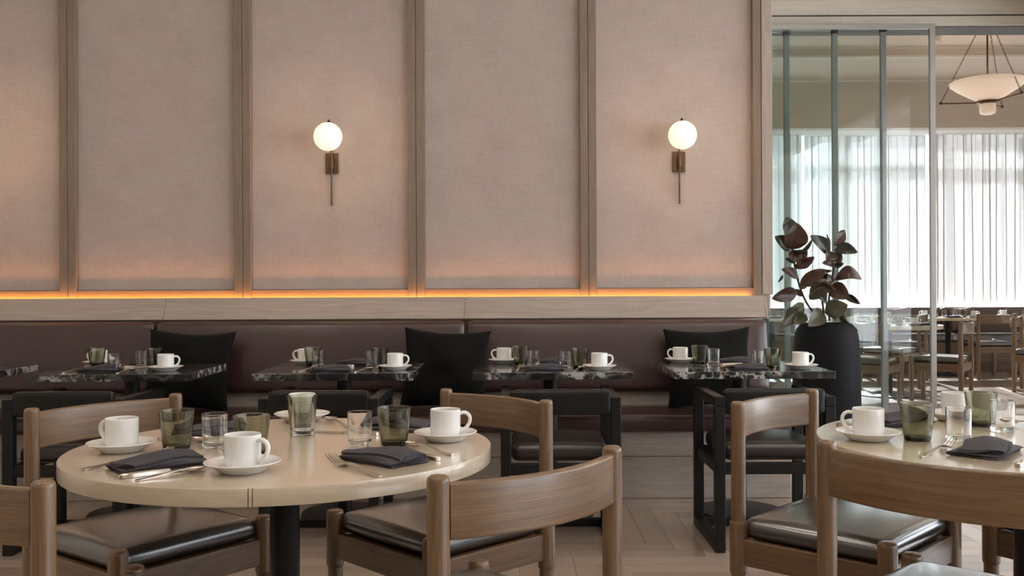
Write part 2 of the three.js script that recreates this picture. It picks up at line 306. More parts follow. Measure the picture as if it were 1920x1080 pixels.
part('pane', at(new THREE.PlaneGeometry(9, 2.6), 5.2, 2.1, -14.14), M.window, win1);
const wl = struct('wall_left', 'plain plaster wall on the left'); part('plaster', at(new THREE.BoxGeometry(0.2, 4.4, 9.3), -4.6, 2.2, -1.6), M.plaster, wl);
const wf = struct('wall_front', 'plain plaster wall behind the camera'); part('plaster', at(new THREE.BoxGeometry(10.7, 4.4, 0.2), 0.6, 2.2, 3.0), M.plaster, wf);
const wr = struct('wall_right', 'plaster wall with tall windows on the right');
part('sill', at(new THREE.BoxGeometry(0.2, 0.3, 11.4), 4.95, 0.15, -2.6), M.plaster, wr); part('lintel', at(new THREE.BoxGeometry(0.2, 0.8, 11.4), 4.95, 3.9, -2.6), M.plaster, wr);
for (const z of [2.9, 0.05, -2.8, -5.65, -8.2]) part('pier', at(new THREE.BoxGeometry(0.2, 3.3, 0.3), 4.95, 1.9, z), M.plaster, wr);
for (let k = 0; k < 4; k++) { const w = struct(`window_${k + 2}`, 'tall window in the right wall'); part('pane', at(new THREE.PlaneGeometry(2.5, 3.2).rotateY(-Math.PI / 2), 4.97, 1.9, 1.47 - 2.85 * k), M.window, w); part('window_frame', at(board(0.06, 3.2, 0.05, 'y'), 4.97, 1.9, 1.47 - 2.85 * k), M.frame, w); }
const wfar = struct('wall_side', 'plaster side walls of the far room');
part('plaster', at(new THREE.BoxGeometry(0.2, 4.4, 5.2), 9.85, 2.2, -11.5), M.plaster, wfar); part('plaster', at(new THREE.BoxGeometry(0.2, 4.4, 5.6), 0.5, 2.2, -11.5), M.plaster, wfar);
part('plaster', at(new THREE.BoxGeometry(5, 4.4, 0.2), 7.35, 2.2, -8.4), M.plaster, wfar); part('plaster', at(new THREE.BoxGeometry(1.0, 4.4, 0.2), 1.0, 2.2, -8.65), M.plaster, wfar);
const terrace = struct('ground', 'paved ground outside the windows'); part('paving', at(new THREE.BoxGeometry(90, 0.1, 90), 10, -0.3, -12), M.ground, terrace);

/* ------------------------------------------------------------------ light fittings */
function ceilingLight(x, Z, where) {
  const t = thing('ceiling_light', `square recessed ceiling light ${where}`, 'light', [x, 4.2, -Z], 0, 'square ceiling lights above the picture');
  const f = part('frame', merge([at(board(0.8, 0.03, 0.04), 0, 0, 0.38), at(board(0.8, 0.03, 0.04), 0, 0, -0.38), at(board(0.04, 0.03, 0.72), 0.38, 0, 0), at(board(0.04, 0.03, 0.72), -0.38, 0, 0)]), M.white, t);
  part('diffuser', at(new THREE.BoxGeometry(0.72, 0.012, 0.72), 0, 0.004, 0), M.diffuser, t);
  const l = new THREE.RectAreaLight(new THREE.Color(1, 0.895, 0.785), LAMP_PANEL, 0.7, 0.7); l.position.set(x, 4.19, -Z); l.lookAt(x, 0, -Z); scene.add(l);
}
for (const [x, Z, where] of [[-2.6, 0.6, 'behind the camera, on the left'], [0.2, 0.4, 'behind the camera, in the middle'], [2.8, 0.6, 'behind the camera, on the right'], [-2.2, 2.5, 'left of the left round table'], [0.1, 2.2, 'between the two round tables'], [2.3, 2.4, 'right of the right round table'], [3.3, 6.2, 'in front of the glass doors']]) ceilingLight(x, Z, where);

function sconceProto() {
  const g = new THREE.Group(), knurl = [];
  part('backplate', at(board(0.08, 0.128, 0.012, 'y', 0.002), 0, 0, 0.006), M.bronze, g);
  for (let k = 0; k < 9; k++) knurl.push(at(new THREE.CylinderGeometry(0.0125, 0.0125, 0.006, 20), 0, -0.03 + k * 0.0075, 0.024));
  part('socket', merge([...knurl, at(new THREE.CylinderGeometry(0.009, 0.009, 0.07, 16), 0, 0, 0.024), at(new THREE.CylinderGeometry(0.008, 0.008, 0.03, 12).rotateX(Math.PI / 2), 0, 0, 0.016)]), M.bronze, g);
  part('stem', merge([at(new THREE.CylinderGeometry(0.0058, 0.0058, 0.5, 14), 0, -0.01, 0.024), at(new THREE.SphereGeometry(0.007, 12, 8), 0, -0.26, 0.024), at(new THREE.CylinderGeometry(0.007, 0.007, 0.09, 12).rotateX(Math.PI / 2), 0, 0.232, 0.066)]), M.bronze, g);
  part('finial', lathe([[0.001, 0.026], [0.007, 0.02], [0.011, 0.006], [0.022, 0], [0.001, -0.004]], 20).translate(0, 0.232, 0.11), M.bronze, g);
  part('globe', new THREE.SphereGeometry(0.087, 40, 28).translate(0, 0.147, 0.138), M.globe, g);
  return g;
}
for (const [x, label] of [[-1.127, 'round opal globe sconce on bronze stem, on the third fabric panel from left'], [1.052, 'round opal globe sconce on bronze stem, on the rightmost fabric panel'], [-3.31, 'round opal globe sconce just beyond the left edge']]) {
  spawn('wall_sconce', sconceProto, label, 'wall lamp', [x, 1.945, -(WZ + 0.036)], 0, 'globe sconces on the panelled wall');
  const l = new THREE.PointLight(new THREE.Color(1, 0.6, 0.32), SCONCE); l.position.set(x, 1.945 + 0.147, -(WZ + 0.036) + 0.138); l.shadow.radius = 4.2; l.castShadow = true; scene.add(l);
}
{
  const t = part('light_strip', at(board(5.3, 0.006, 0.01), -1.16, 1.088, -5.986), M.strip, scene); t.userData = { label: 'glowing amber light strip behind the wood ledge along the panelled wall', category: 'light strip' };
  t.name = numbered('light_strip');
  const l = new THREE.RectAreaLight(new THREE.Color(1, 0.36, 0.055), STRIP, 5.3, 0.012); l.position.set(-1.16, 1.093, -5.986); l.lookAt(-1.16, 1.393, -6.14); scene.add(l);
}

/* ------------------------------------------------------------------ banquette */
const bq = thing('banquette', 'long burgundy leather banquette along the linen panelled wall', 'banquette', [0, 0, 0]);
{
  const ends = [-4.45, -3.99, -2.13, -0.275, 1.525];
  for (let k = 0; k < 4; k++) {
    const w = ends[k + 1] - ends[k] - 0.006, x = (ends[k] + ends[k + 1]) / 2;
    const fold = (px, pz, s) => s > 0.1 ? 0.0025 * Math.sin(px * 38 + 3 * pz) * Math.exp(-8 * (w / 2 - Math.abs(px))) : 0;
    const b = softBox(w, 0.1, 0.43, 0.034, 0.022, 26, fold); b.rotateX(Math.PI / 2 - 0.17); b.translate(x, 0.748, -5.735);
    part('backrest', b, M.burgundy, bq);
    part('seat_cushion', softBox(w, 0.088, 0.5, 0.03, 0.014, 22).translate(x, 0.412, -5.455), M.burgundy, bq);
    part('plinth_board', at(board(w + 0.003, 0.133, 0.02, 'x', 0.002), x, 0.2995, -5.264), M.pale, bq);
    part('plinth_board', at(board(w + 0.003, 0.228, 0.02, 'x', 0.002), x, 0.1155, -5.272), M.pale, bq);
    part('gap_board', at(board(w + 0.003, 0.16, 0.02, 'x', 0.002), x, 0.47, -5.72), M.pale, bq);
  }
  part('frame', merge([at(board(5.95, 0.36, 0.5), -1.47, 0.18, -5.54), at(board(5.95, 0.9, 0.1), -1.47, 0.47, -5.94)]), M.pale, bq);
  part('end_panel', at(board(0.012, 0.365, 0.5, 'z', 0.002), 1.519, 0.1825, -5.535), M.pale, bq);
}

/* ------------------------------------------------------------------ cushions */
function pillowGeo(w, h, t, n = 30) {
  const pos = [], idx = [], uv = [], N = n + 1, wob = (u, v) => 0.012 * Math.sin(u * 5 + v * 3) + 0.008 * Math.sin(v * 9 - u * 4);
  for (const side of [1, -1]) for (let j = 0; j < N; j++) for (let i = 0; i < N; i++) {
    const u = i / n * 2 - 1, v = j / n * 2 - 1, inX = 1 - 0.09 * (1 - v * v) * u * u, inY = 1 - 0.11 * (1 - u * u) * v * v, edge = Math.max(Math.abs(u), Math.abs(v));
    const thick = t / 2 * Math.pow(Math.max(0, (1 - u * u) * (1 - v * v)), 0.42) + (edge < 0.98 ? wob(u, v) * (1 - edge) : 0);
    pos.push(w / 2 * u * inX, h / 2 * v * inY, side * Math.max(0.002, thick)); uv.push(u * w / 2, v * h / 2);
  }
  for (const s of [0, 1]) for (let j = 0; j < n; j++) for (let i = 0; i < n; i++) { const a = s * N * N + j * N + i, b = a + 1, c = a + N, d = c + 1; s ? idx.push(a, c, b, b, c, d) : idx.push(a, b, c, b, d, c); }
  const rim = []; for (let i = 0; i < n; i++) rim.push(i); for (let j = 0; j < n; j++) rim.push(j * N + n); for (let i = n; i > 0; i--) rim.push(n * N + i); for (let j = n; j > 0; j--) rim.push(j * N);
  for (let k = 0; k < rim.length; k++) { const a = rim[k], b = rim[(k + 1) % rim.length]; idx.push(a, a + N * N, b, b, a + N * N, b + N * N); }
  const g = new THREE.BufferGeometry(); g.setAttribute('position', new THREE.Float32BufferAttribute(pos, 3)); g.setAttribute('uv', new THREE.Float32BufferAttribute(uv, 2)); g.setIndex(idx); g.computeVertexNormals();
  return g;
}
const pillow = pillowGeo(0.5, 0.47, 0.17);
for (const [x, Z, tilt, roll, label] of [[-1.86, 5.515, -0.24, -0.04, 'black woven cushion by the leftmost full marble table, against the burgundy backrest'], [-0.385, 5.515, -0.24, -0.05, 'black woven cushion leaning at the backrest seam between two marble tables'], [1.13, 5.52, -0.24, 0.02, 'black woven cushion behind the rightmost marble table']]) {
  const m = part('cushion', pillow, M.pillow, scene); m.name = numbered('cushion'); m.position.set(x, 0.692, -Z); m.rotation.set(tilt, 0, roll); m.userData = { label, category: 'cushion', group: 'black cushions on the banquette' };
}

/* ------------------------------------------------------------------ tables */
function marbleProto() {
  const g = new THREE.Group();
  part('table_top', uvBox(new RoundedBoxGeometry(0.776, 0.036, 0.64, 2, 0.003), 'x', [0.13, 0.4]).translate(0, 0.732, 0), M.marble, g);
  part('pole', lathe([[0.13, 0.714], [0.13, 0.706], [0.036, 0.7], [0.036, 0.02]], 28), M.blackMetal, g);
  part('base_plate', lathe([[0.0005, 0.022], [0.036, 0.022], [0.215, 0.016], [0.22, 0.01], [0.22, 0], [0.0005, 0]], 56), M.blackMetal, g);
  return g;
}
const TZ = 4.935, marbleX = [-2.985, -1.955, -0.865, 0.195, 1.166];
['cut off by the left edge', 'that is the first full one from the left', 'second full one from the left', 'third full one from the left', 'rightmost, beside the tall planter'].forEach((w, i) => {
  const o = spawn('marble_table', marbleProto, `square black marble pedestal table, ${w}`, 'table', [marbleX[i], 0, -TZ], 0, 'black marble tables along the banquette');
  if (i) { const top = o.children[0]; top.geometry = uvBox(new RoundedBoxGeometry(0.776, 0.036, 0.64, 2, 0.003), 'x', [0.13 + 0.27 * i, 0.4 + 0.19 * i]).translate(0, 0.732, 0); }
});
function roundProto(notch) {
  const g = new THREE.Group(), R = 0.5335, sh = new THREE.Shape(), dip = 0.014, pts = [];
  const marks = [notch - 0.008, notch + 0.008];
  for (let k = 0; k <= 220; k++) { const a = k / 220 * Math.PI * 2; if (marks.every((m) => Math.abs(a - m) > 0.0072)) pts.push([a, R]); }
  for (const m of marks) pts.push([m - 0.0046, R], [m - 0.0044, R - dip], [m + 0.0044, R - dip], [m + 0.0046, R]);
  pts.sort((a, b) => a[0] - b[0]).forEach(([a, r], i) => (i ? sh.lineTo(Math.cos(a) * r, Math.sin(a) * r) : sh.moveTo(Math.cos(a) * r, Math.sin(a) * r)));
  const top = new THREE.ExtrudeGeometry(sh, { depth: 0.034, bevelThickness: 0.002, bevelSize: 0.0015, bevelSegments: 2, curveSegments: 1 }); top.rotateX(-Math.PI / 2); top.translate(0, 0.714, 0);
  part('table_top', uvBox(toCreasedNormals(top, 0.35), 'x'), M.ash, g);
  part('pole', lathe([[0.2, 0.71], [0.2, 0.7], [0.038, 0.69], [0.038, 0.02]], 36), M.blackMetal, g);
  part('base_plate', lathe([[0.0005, 0.024], [0.038, 0.024], [0.31, 0.016], [0.315, 0.01], [0.315, 0], [0.0005, 0]], 64), M.blackMetal, g);
  return g;
}
const TL = [-0.592, 2.49], TR = [1.361, 2.53];
spawn('round_table', () => roundProto(Math.PI * 1.5 + 0.105), 'large round pale wood pedestal table at front left, set for four', 'table', [TL[0], 0, -TL[1]], 0, 'round pale wood tables');
spawn('round_table', null, 'round pale wood pedestal table cut off by the right edge, set for four', 'table', [TR[0], 0, -TR[1]], 0.6, 'round pale wood tables');

/* ------------------------------------------------------------------ oak chairs */
function oakProto() {
  const g = new THREE.Group(), hw = 0.2375, hd = 0.225;
  const dome = (r, top) => [[r, top - 0.012], [r * 0.92, top - 0.005], [r * 0.72, top - 0.0012], [0.0005, top]];
  const back = () => lathe([[0.0005, 0], [0.019, 0], [0.0225, 0.004], [0.0225, 0.298], [0.026, 0.304], [0.0265, 0.31], [0.0265, 0.45], [0.0255, 0.457], [0.0215, 0.4595], [0.0215, 0.6], ...dome(0.0215, 0.815)], 28, rr(0, 2));
  const front = () => lathe([[0.0005, 0], [0.019, 0], [0.0225, 0.004], [0.0225, 0.296], [0.0235, 0.3], [0.026, 0.304], [0.0265, 0.31], ...dome(0.0265, 0.475)], 28, rr(0, 2));
  for (const s of [-1, 1]) { part('back_leg', back().translate(s * hw, 0, -hd), M.oak, g); part('front_leg', front().translate(s * hw, 0, hd), M.oak, g); }
  const rail = (w, turn, x, z) => { const b = board(w, 0.078, 0.02, 'x', 0.003); b.rotateY(turn); return part('seat_rail', b.translate(x, 0.367, z), M.oakDark, g); };
  rail(hw * 2 - 0.03, 0, 0, hd); rail(hw * 2 - 0.03, 0, 0, -hd); rail(hd * 2 - 0.03, Math.PI / 2, hw, 0); rail(hd * 2 - 0.03, Math.PI / 2, -hw, 0);
  part('seat_board', at(board(0.458, 0.012, 0.434, 'x', 0.002), 0, 0.394, 0), M.oakDark, g);
  // the bent back board
  const h = 0.106, t = 0.022, sec = new THREE.Shape(), r = 0.006; sec.moveTo(-t / 2 + r, -h / 2);
  sec.lineTo(t / 2 - r, -h / 2); sec.quadraticCurveTo(t / 2, -h / 2, t / 2, -h / 2 + r); sec.lineTo(t / 2, h / 2 - r); sec.quadraticCurveTo(t / 2, h / 2, t / 2 - r, h / 2); sec.lineTo(-t / 2 + r, h / 2); sec.quadraticCurveTo(-t / 2, h / 2, -t / 2, h / 2 - r); sec.lineTo(-t / 2, -h / 2 + r); sec.quadraticCurveTo(-t / 2, -h / 2, -t / 2 + r, -h / 2);
  const b = new THREE.ExtrudeGeometry(sec, { depth: 2 * hw - 0.03, steps: 30, bevelEnabled: false, curveSegments: 3 }); b.translate(0, 0, -(hw - 0.015)); b.rotateY(Math.PI / 2);
  uvBox(b, 'x'); const p = b.attributes.position; for (let i = 0; i < p.count; i++) { const x = p.getX(i); p.setZ(i, p.getZ(i) - 0.06 * (1 - (x / hw) ** 2)); }
  const bb = toCreasedNormals(uvBox(b, 'x'), 0.7);
  part('backrest', bb.translate(0, 0.747, -hd), M.oak, g);
  part('seat', softBox(0.464, 0.06, 0.44, 0.028, 0.016, 24).translate(0, 0.434, 0), M.seatLeather, g, 'black leather seat pad');
  return g;
}
const face = (dx, dZ) => Math.atan2(dx, -dZ);
for (const [x, Z, dx, dZ, label] of [
  [-1.075, 2.845, 0.8, -0.6, 'oak chair with black seat at rear left of the front left round table'],
  [-0.2245, 2.957, -0.72, -0.69, 'oak chair at rear right of the front left round table, below the marble tables'],
  [-0.112, 2.087, -0.67, 0.74, 'oak chair at bottom centre, its curved back toward us, at the left round table'],
  [-0.893, 2.053, 0.62, 0.785, 'oak chair at the bottom left corner, only a back post and board showing'],
  [1.002, 2.891, 0.72, -0.69, 'oak chair at rear left of the right round table, seat mirroring the window'],
  [1.027, 2.129, 0.71, 0.7, 'oak chair at bottom right, its curved back board covering the right round table'],
  [1.797, 2.889, -0.85, -0.53, 'oak chair beyond the right edge, only a front leg and seat corner showing'],
  [5.96, 12.07, -0.08, 0.997, 'far oak chair seen from behind, right of the glass doors, before the window banquette'],
  [5.78, 10.5, 0.8, -0.6, 'far oak chair at the right edge of the view, seen side-on'],
  [4.26, 9.53, -0.81, 0.59, 'far oak chair just right of the framed glass door edge, facing left'],
  [3.46, 9.35, 0.6, 0.8, 'far oak chair seen from behind through the glass beside the planter'],
  [4.27, 10.86, -0.72, -0.69, 'far oak chair behind the far round table, seen through the glass doors'],
  [4.86, 12.05, 0, 1, 'far oak chair before the window banquette, behind the far round table'],
]) spawn('oak_chair', oakProto, label, 'chair', [x, 0, -Z], face(dx, dZ), Z < 5 ? 'oak chairs at the round tables' : 'oak chairs in the far room');

/* ------------------------------------------------------------------ black armchairs */
function armProto() {
  const g = new THREE.Group(), b = 0.045, hw = 0.24, hd = 0.235, top = 0.68;
  for (const s of [-1, 1]) {
    part('front_leg', at(board(b, top - 2 * b, b, 'y', 0.004), s * hw, top / 2, hd), M.blackWood, g); part('back_leg', at(board(b, top - 2 * b, b, 'y', 0.004), s * hw, top / 2, -hd), M.blackWood, g);
    part('arm', at(board(b, b, 2 * hd + b, 'z', 0.004), s * hw, top - b / 2, 0), M.blackWood, g); part('runner', at(board(b, b, 2 * hd + b, 'z', 0.004), s * hw, b / 2, 0), M.blackWood, g);
    part('seat_rail', at(board(0.03, 0.05, 2 * hd - b, 'z', 0.003), s * hw, 0.365, 0), M.blackWood, g);
  }
  for (const s of [-1, 1]) part('seat_rail', at(board(2 * hw - b, 0.05, 0.03, 'x', 0.003), 0, 0.365, s * hd), M.blackWood, g);
  part('stretcher', at(board(2 * hw - b, 0.036, 0.036, 'x', 0.003), 0, 0.02, hd), M.blackWood, g);
  part('backrest', softBox(2 * hw - b + 0.004, 0.108, 0.052, 0.016, 0.003, 14).translate(0, 0.657, -hd), M.blackLeather, g, 'black leather back roll');
  part('seat', softBox(0.43, 0.075, 0.43, 0.03, 0.016, 20).translate(0, 0.43, 0), M.armLeather, g, 'glossy black leather cushion');
  return g;
}
[[-1.96, 'leftmost of the black armchairs, behind the oak chair at the left round table'], [-0.845, 'black square-framed armchair at the second full marble table, behind the round table'], [0.21, 'black square-framed armchair in the centre, back toward us, at the third full marble table'], [1.143, 'rightmost black square-framed armchair, side frame in view, behind the right oak chair']].forEach(([x, label]) => spawn('black_armchair', armProto, label, 'chair', [x, 0, -4.43], Math.PI, 'black armchairs at the marble tables'));

/* ------------------------------------------------------------------ tableware */
function cupProto() {
  const g = new THREE.Group();
  part('body', lathe([[0.0005, 0.004], [0.028, 0.004], [0.0365, 0.012], [0.038, 0.026], [0.0384, 0.0755], [0.0396, 0.078], [0.0408, 0.0758], [0.0404, 0.026], [0.0385, 0.012], [0.0345, 0.006], [0.034, 0.001], [0.032, 0.0], [0.027, 0.0014], [0.0005, 0.0016]], 56), M.china, g);
  const h = tube([[0.0385, 0.0655, 0], [0.053, 0.067, 0], [0.064, 0.059, 0], [0.0665, 0.045, 0], [0.06, 0.031, 0], [0.05, 0.022, 0], [0.0385, 0.018, 0]], 0.0048, 36, 12), p = h.attributes.position; for (let i = 0; i < p.count; i++) p.setZ(i, p.getZ(i) * 1.5);
  part('handle', h, M.china, g);
  return g;
}
const saucerProto = () => new THREE.Mesh(lathe([[0.0005, 0.006], [0.036, 0.006], [0.04, 0.0085], [0.055, 0.0145], [0.068, 0.0205], [0.083, 0.025], [0.085, 0.0238], [0.084, 0.022], [0.068, 0.015], [0.056, 0.006], [0.05, 0.001], [0.047, 0], [0.042, 0.0005], [0.04, 0.0028], [0.0005, 0.0028]], 64), M.china);
const greenProto = () => new THREE.Mesh(lathe([[0.0005, 0.009], [0.028, 0.009], [0.0312, 0.013], [0.0424, 0.0975], [0.0435, 0.0985], [0.0446, 0.0975], [0.0338, 0.004], [0.032, 0.0004], [0.029, 0], [0.0005, 0.0016]], 56), M.green);
const clearProto = () => new THREE.Mesh(lathe([[0.0005, 0.013], [0.026, 0.013], [0.0285, 0.017], [0.0303, 0.087], [0.0312, 0.088], [0.0322, 0.087], [0.031, 0.005], [0.029, 0.0004], [0.026, 0], [0.0005, 0.0016]], 48), M.clear);
function forkProto() {
  const g = new THREE.Group();
  part('handle', strip([[0, 0.003, 0.0005, 0.003], [0.004, 0.0062, 0.0005, 0.0032], [0.012, 0.0072, 0.0006, 0.0034], [0.04, 0.005, 0.002, 0.0034], [0.08, 0.0032, 0.006, 0.0032], [0.115, 0.0025, 0.009, 0.0032], [0.135, 0.004, 0.0075, 0.003], [0.143, 0.011, 0.005, 0.0024], [0.152, 0.0128, 0.0035, 0.0022], [0.16, 0.013, 0.0035, 0.0022]], 5, 0.4), M.steel, g);
  const t = []; for (let k = 0; k < 4; k++) { const x = (k - 1.5) * 0.0074; t.push(strip([[0.158, 0.0021, 0.0033, 0.0022], [0.178, 0.0019, 0.0065, 0.002], [0.198, 0.0015, 0.0145, 0.0017], [0.206, 0.0007, 0.0195, 0.001]], 2, 0.3).translate(x, 0, 0)); }
  part('tines', merge(t), M.steel, g);
  return g;
}
function knifeProto() {
  const g = new THREE.Group();
  part('handle', strip([[0, 0.002, 0.0004, 0.005], [0.004, 0.0056, 0.0002, 0.007], [0.03, 0.006, 0.0002, 0.0075], [0.08, 0.0044, 0.0008, 0.0062], [0.098, 0.004, 0.001, 0.0055]], 5, 0.4), M.steel, g);
  part('blade', strip([[0.096, 0.0055, 0.0012, 0.0042], [0.106, 0.0072, 0.0016, 0.002], [0.15, 0.0078, 0.0016, 0.0017], [0.175, 0.0068, 0.0014, 0.0015], [0.188, 0.005, 0.0012, 0.0012], [0.194, 0.0008, 0.001, 0.001]], 4, 0.2), M.steel, g);
  return g;
}
function spoonProto() {
  const g = new THREE.Group();
  part('handle', strip([[0, 0.003, 0.0005, 0.003], [0.004, 0.0055, 0.0005, 0.0032], [0.012, 0.0064, 0.0006, 0.0034], [0.04, 0.0045, 0.002, 0.0032], [0.08, 0.0034, 0.0065, 0.0032], [0.108, 0.003, 0.0095, 0.0032], [0.122, 0.0045, 0.009, 0.0026]], 5, 0.4), M.steel, g);
  const b = new THREE.SphereGeometry(1, 28, 12, 0, Math.PI * 2, Math.PI / 2, Math.PI / 2), inner = b.clone(); inner.scale(0.93, 0.86, 0.95); inner.index.array.reverse(); inner.computeVertexNormals();
  part('bowl', merge([b, inner]).scale(0.0165, 0.009, 0.026).translate(0, 0.0115, 0.145), M.steel, g);
  return g;
}
// a napkin folded back and forth: the profile of its layers swept along its length
function napkinProto(w = 0.118, len = 0.185, s0 = 1) {
  const c = [], t = 0.0025, ys = [0.0028, 0.0085, 0.0165, 0.0222], cut = [0, 0.004, 0.012, 0.02];
  ys.forEach((y, k) => {
    const dir = k % 2 ? -1 : 1, a = -w / 2 + 0.006 + (k > 1 ? 0.004 : 0), b = w / 2 - 0.006 - cut[k];
    for (let i = 0; i <= 14; i++) { const f = dir > 0 ? i / 14 : 1 - i / 14; c.push([a + (b - a) * f, y + (k > 1 ? 0.004 * Math.sin(f * Math.PI) : 0.0008 * Math.sin(f * 7)) * (k === 3 ? 1.3 : 1)]); }
    if (k < 3) { const gap = ys[k + 1] - y, x = dir > 0 ? b : a; for (let i = 1; i < 8; i++) { const an = -Math.PI / 2 + i / 8 * Math.PI; c.push([x + dir * Math.cos(an) * Math.max(gap * 0.75, 0.005), y + gap / 2 + Math.sin(an) * gap / 2]); } }
  });
  const L = [], Q = [];
  c.forEach(([x, y], i) => { const p = c[Math.max(0, i - 1)], q = c[Math.min(c.length - 1, i + 1)], dx = q[0] - p[0], dy = q[1] - p[1], l = Math.hypot(dx, dy) || 1; L.push([x - dy / l * t, y + dx / l * t]); Q.push([x + dy / l * t, y - dx / l * t]); });
  const sh = new THREE.Shape(); [...L, ...Q.reverse()].forEach(([x, y], i) => (i ? sh.lineTo(x, y) : sh.moveTo(x, y))); sh.closePath();
  const g = new THREE.ExtrudeGeometry(sh, { depth: len, steps: 18, bevelEnabled: false }); g.translate(0, 0, -len / 2); uvBox(g, 'z');
  const p = g.attributes.position;
  for (let i = 0; i < p.count; i++) {
    const x = p.getX(i), y = p.getY(i), z = p.getZ(i), up = Math.min(1, Math.max(0, (y - 0.01) / 0.008)), q = z / (len / 2), an = 0.17 * up * s0, x2 = x * Math.cos(an) + z * Math.sin(an), z2 = -x * Math.sin(an) + z * Math.cos(an);
    p.setXYZ(i, x2 + 0.003 * Math.sin(q * 3), Math.max(0.0003, y + up * (0.004 * Math.sin(q * 2.6 + 0.6) + 0.003 * Math.sin(x * 60 + q * 2) - 0.003 * q * q)), z2 * (1 - 0.05 * up) + 0.004 * Math.sin(x * 40 + y * 200));
  }
  return new THREE.Mesh(toCreasedNormals(uvBox(g, 'z'), 0.8), M.napkin);
}
const kinds = { coffee_cup: [cupProto, 'white china coffee cup', 'cup'], saucer: [saucerProto, 'white saucer under a cup', 'saucer'], green_tumbler: [greenProto, 'smoky green glass tumbler', 'glass'], clear_tumbler: [clearProto, 'small clear glass tumbler', 'glass'], napkin: [() => napkinProto(), 'folded dark grey cloth napkin', 'napkin'], fork: [forkProto, 'steel fork', 'fork'], knife: [knifeProto, 'steel knife', 'knife'], spoon: [spoonProto, 'steel teaspoon', 'spoon'] };
function lay(kind, x, Z, turn, where, group, y = 0.75) {
  const [b, lab, cat] = kinds[kind];
  const o = spawn(kind, b, `${lab}, ${where}`, cat, [x, y + 0.0004, -Z], turn, `${kind.replace('_', ' ')}s ${group}`);
  if (o.isMesh) o.castShadow = o.receiveShadow = true;
  if (kind === 'fork' || kind === 'knife' || kind === 'spoon') o.scale.setScalar(1.13);
  return o;
}
const lie = (kind, [x0, Z0], [x1, Z1], where, group, y) => lay(kind, x0, Z0, Math.atan2(x1 - x0, -(Z1 - Z0)), where, group, y);   // handle end, then towards the tip
function cup(x, Z, handle, where, group, y = 0.75) { lay('saucer', x, Z, 0, where, group, y); lay('coffee_cup', x, Z, handle, where, group, y + 0.0058); }
const g1 = 'on the front left round table', g2 = 'on the right round table', gm = 'on the marble tables', gf = 'on the far tables';
// left round table: front setting (nearest), right setting, left setting, rear setting
{
  const A = 'left side of the front left round table', B = 'nearest the camera on the front left round table', C = 'far rim of the front left round table', D = 'right side of the front left round table';
  cup(-0.986, 2.422, Math.PI - 0.35, A, g1); lay('green_tumbler', -0.858, 2.451, 0, A, g1); lay('clear_tumbler', -0.765, 2.465, 0, A, g1);
  lay('napkin', -0.815, 2.2, face(0.745, 0.667), 'left front of the front left round table', g1);
  lie('fork', [-0.97, 2.158], [-0.84, 2.34], 'behind the left front napkin of the front left round table', g1);
  lie('knife', [-0.845, 2.06], [-0.71, 2.185], 'along the left front napkin of the front left round table', g1); lie('spoon', [-0.8, 2.033], [-0.692, 2.153], 'beside the nearest saucer of the front left round table', g1).scale.setScalar(0.94);
  cup(-0.603, 2.143, 0.0 - 0.35, B, g1); lay('green_tumbler', -0.639, 2.351, 0, 'behind the nearest cup of the front left round table', g1);
  cup(-0.65, 2.965, 1.4, C, g1); lay('green_tumbler', -0.607, 2.77, 0, C, g1); lay('clear_tumbler', -0.583, 2.672, 0, C, g1);
  lay('napkin', -0.85, 2.68, face(0.95, 0.2), 'at the left rear of the front left round table', g1); lie('spoon', [-0.98, 2.6], [-0.85, 2.56], 'before the left rear napkin of the front left round table', g1); lie('fork', [-0.96, 2.83], [-0.8, 2.86], 'behind the left rear napkin of the front left round table', g1);
  lay('clear_tumbler', -0.396, 2.489, 0, D, g1); lay('green_tumbler', -0.308, 2.495, 0, D, g1); cup(-0.18, 2.571, 0.2, D, g1);
  lay('napkin', -0.305, 2.265, face(0.745, -0.667), 'right front of the front left round table', g1);
  lie('fork', [-0.285, 2.065], [-0.43, 2.25], 'before the right front napkin of the front left round table', g1);
  lie('knife', [-0.172, 2.262], [-0.325, 2.395], 'behind the right front napkin of the front left round table', g1); lie('spoon', [-0.146, 2.33], [-0.268, 2.47], 'right of the right front napkin of the front left round table', g1);
  lay('napkin', -0.33, 2.79, face(-0.9, 0.45), 'at the right rear of the front left round table', g1);
  lie('spoon', [-0.472, 2.795], [-0.55, 2.925], 'left of the right rear napkin of the front left round table', g1); lie('knife', [-0.37, 2.655], [-0.54, 2.72], 'before the right rear napkin of the front left round table', g1);
}
{
  const A = 'nearest the glass of the right round table', B = 'rear of the right round table';
  cup(0.944, 2.548, Math.PI - 0.15, 'left rim of the right round table', g2); lay('green_tumbler', 1.069, 2.535, 0, 'left side of the right round table', g2); lay('clear_tumbler', 1.172, 2.523, 0, 'left side of the right round table', g2);
  lay('napkin', 1.15, 2.335, face(0.69, 0.72), 'at the front of the right round table', g2); lie('fork', [0.966, 2.272], [1.1, 2.42], 'left of the front napkin of the right round table', g2);
  lie('knife', [1.128, 2.15], [1.26, 2.29], 'right of the front napkin of the right round table', g2);
  cup(1.345, 2.915, 1.3, B, g2); lay('green_tumbler', 1.361, 2.79, 0, B, g2); lay('clear_tumbler', 1.367, 2.679, 0, B, g2);
  lay('napkin', 1.13, 2.83, face(0.9, 0.3), 'at the rear of the right round table', g2); lie('knife', [0.945, 2.8], [1.06, 2.68], 'left of the rear napkin of the right round table', g2); lie('spoon', [1.6, 2.74], [1.475, 2.8], 'right edge of the picture on the right round table', g2);
}
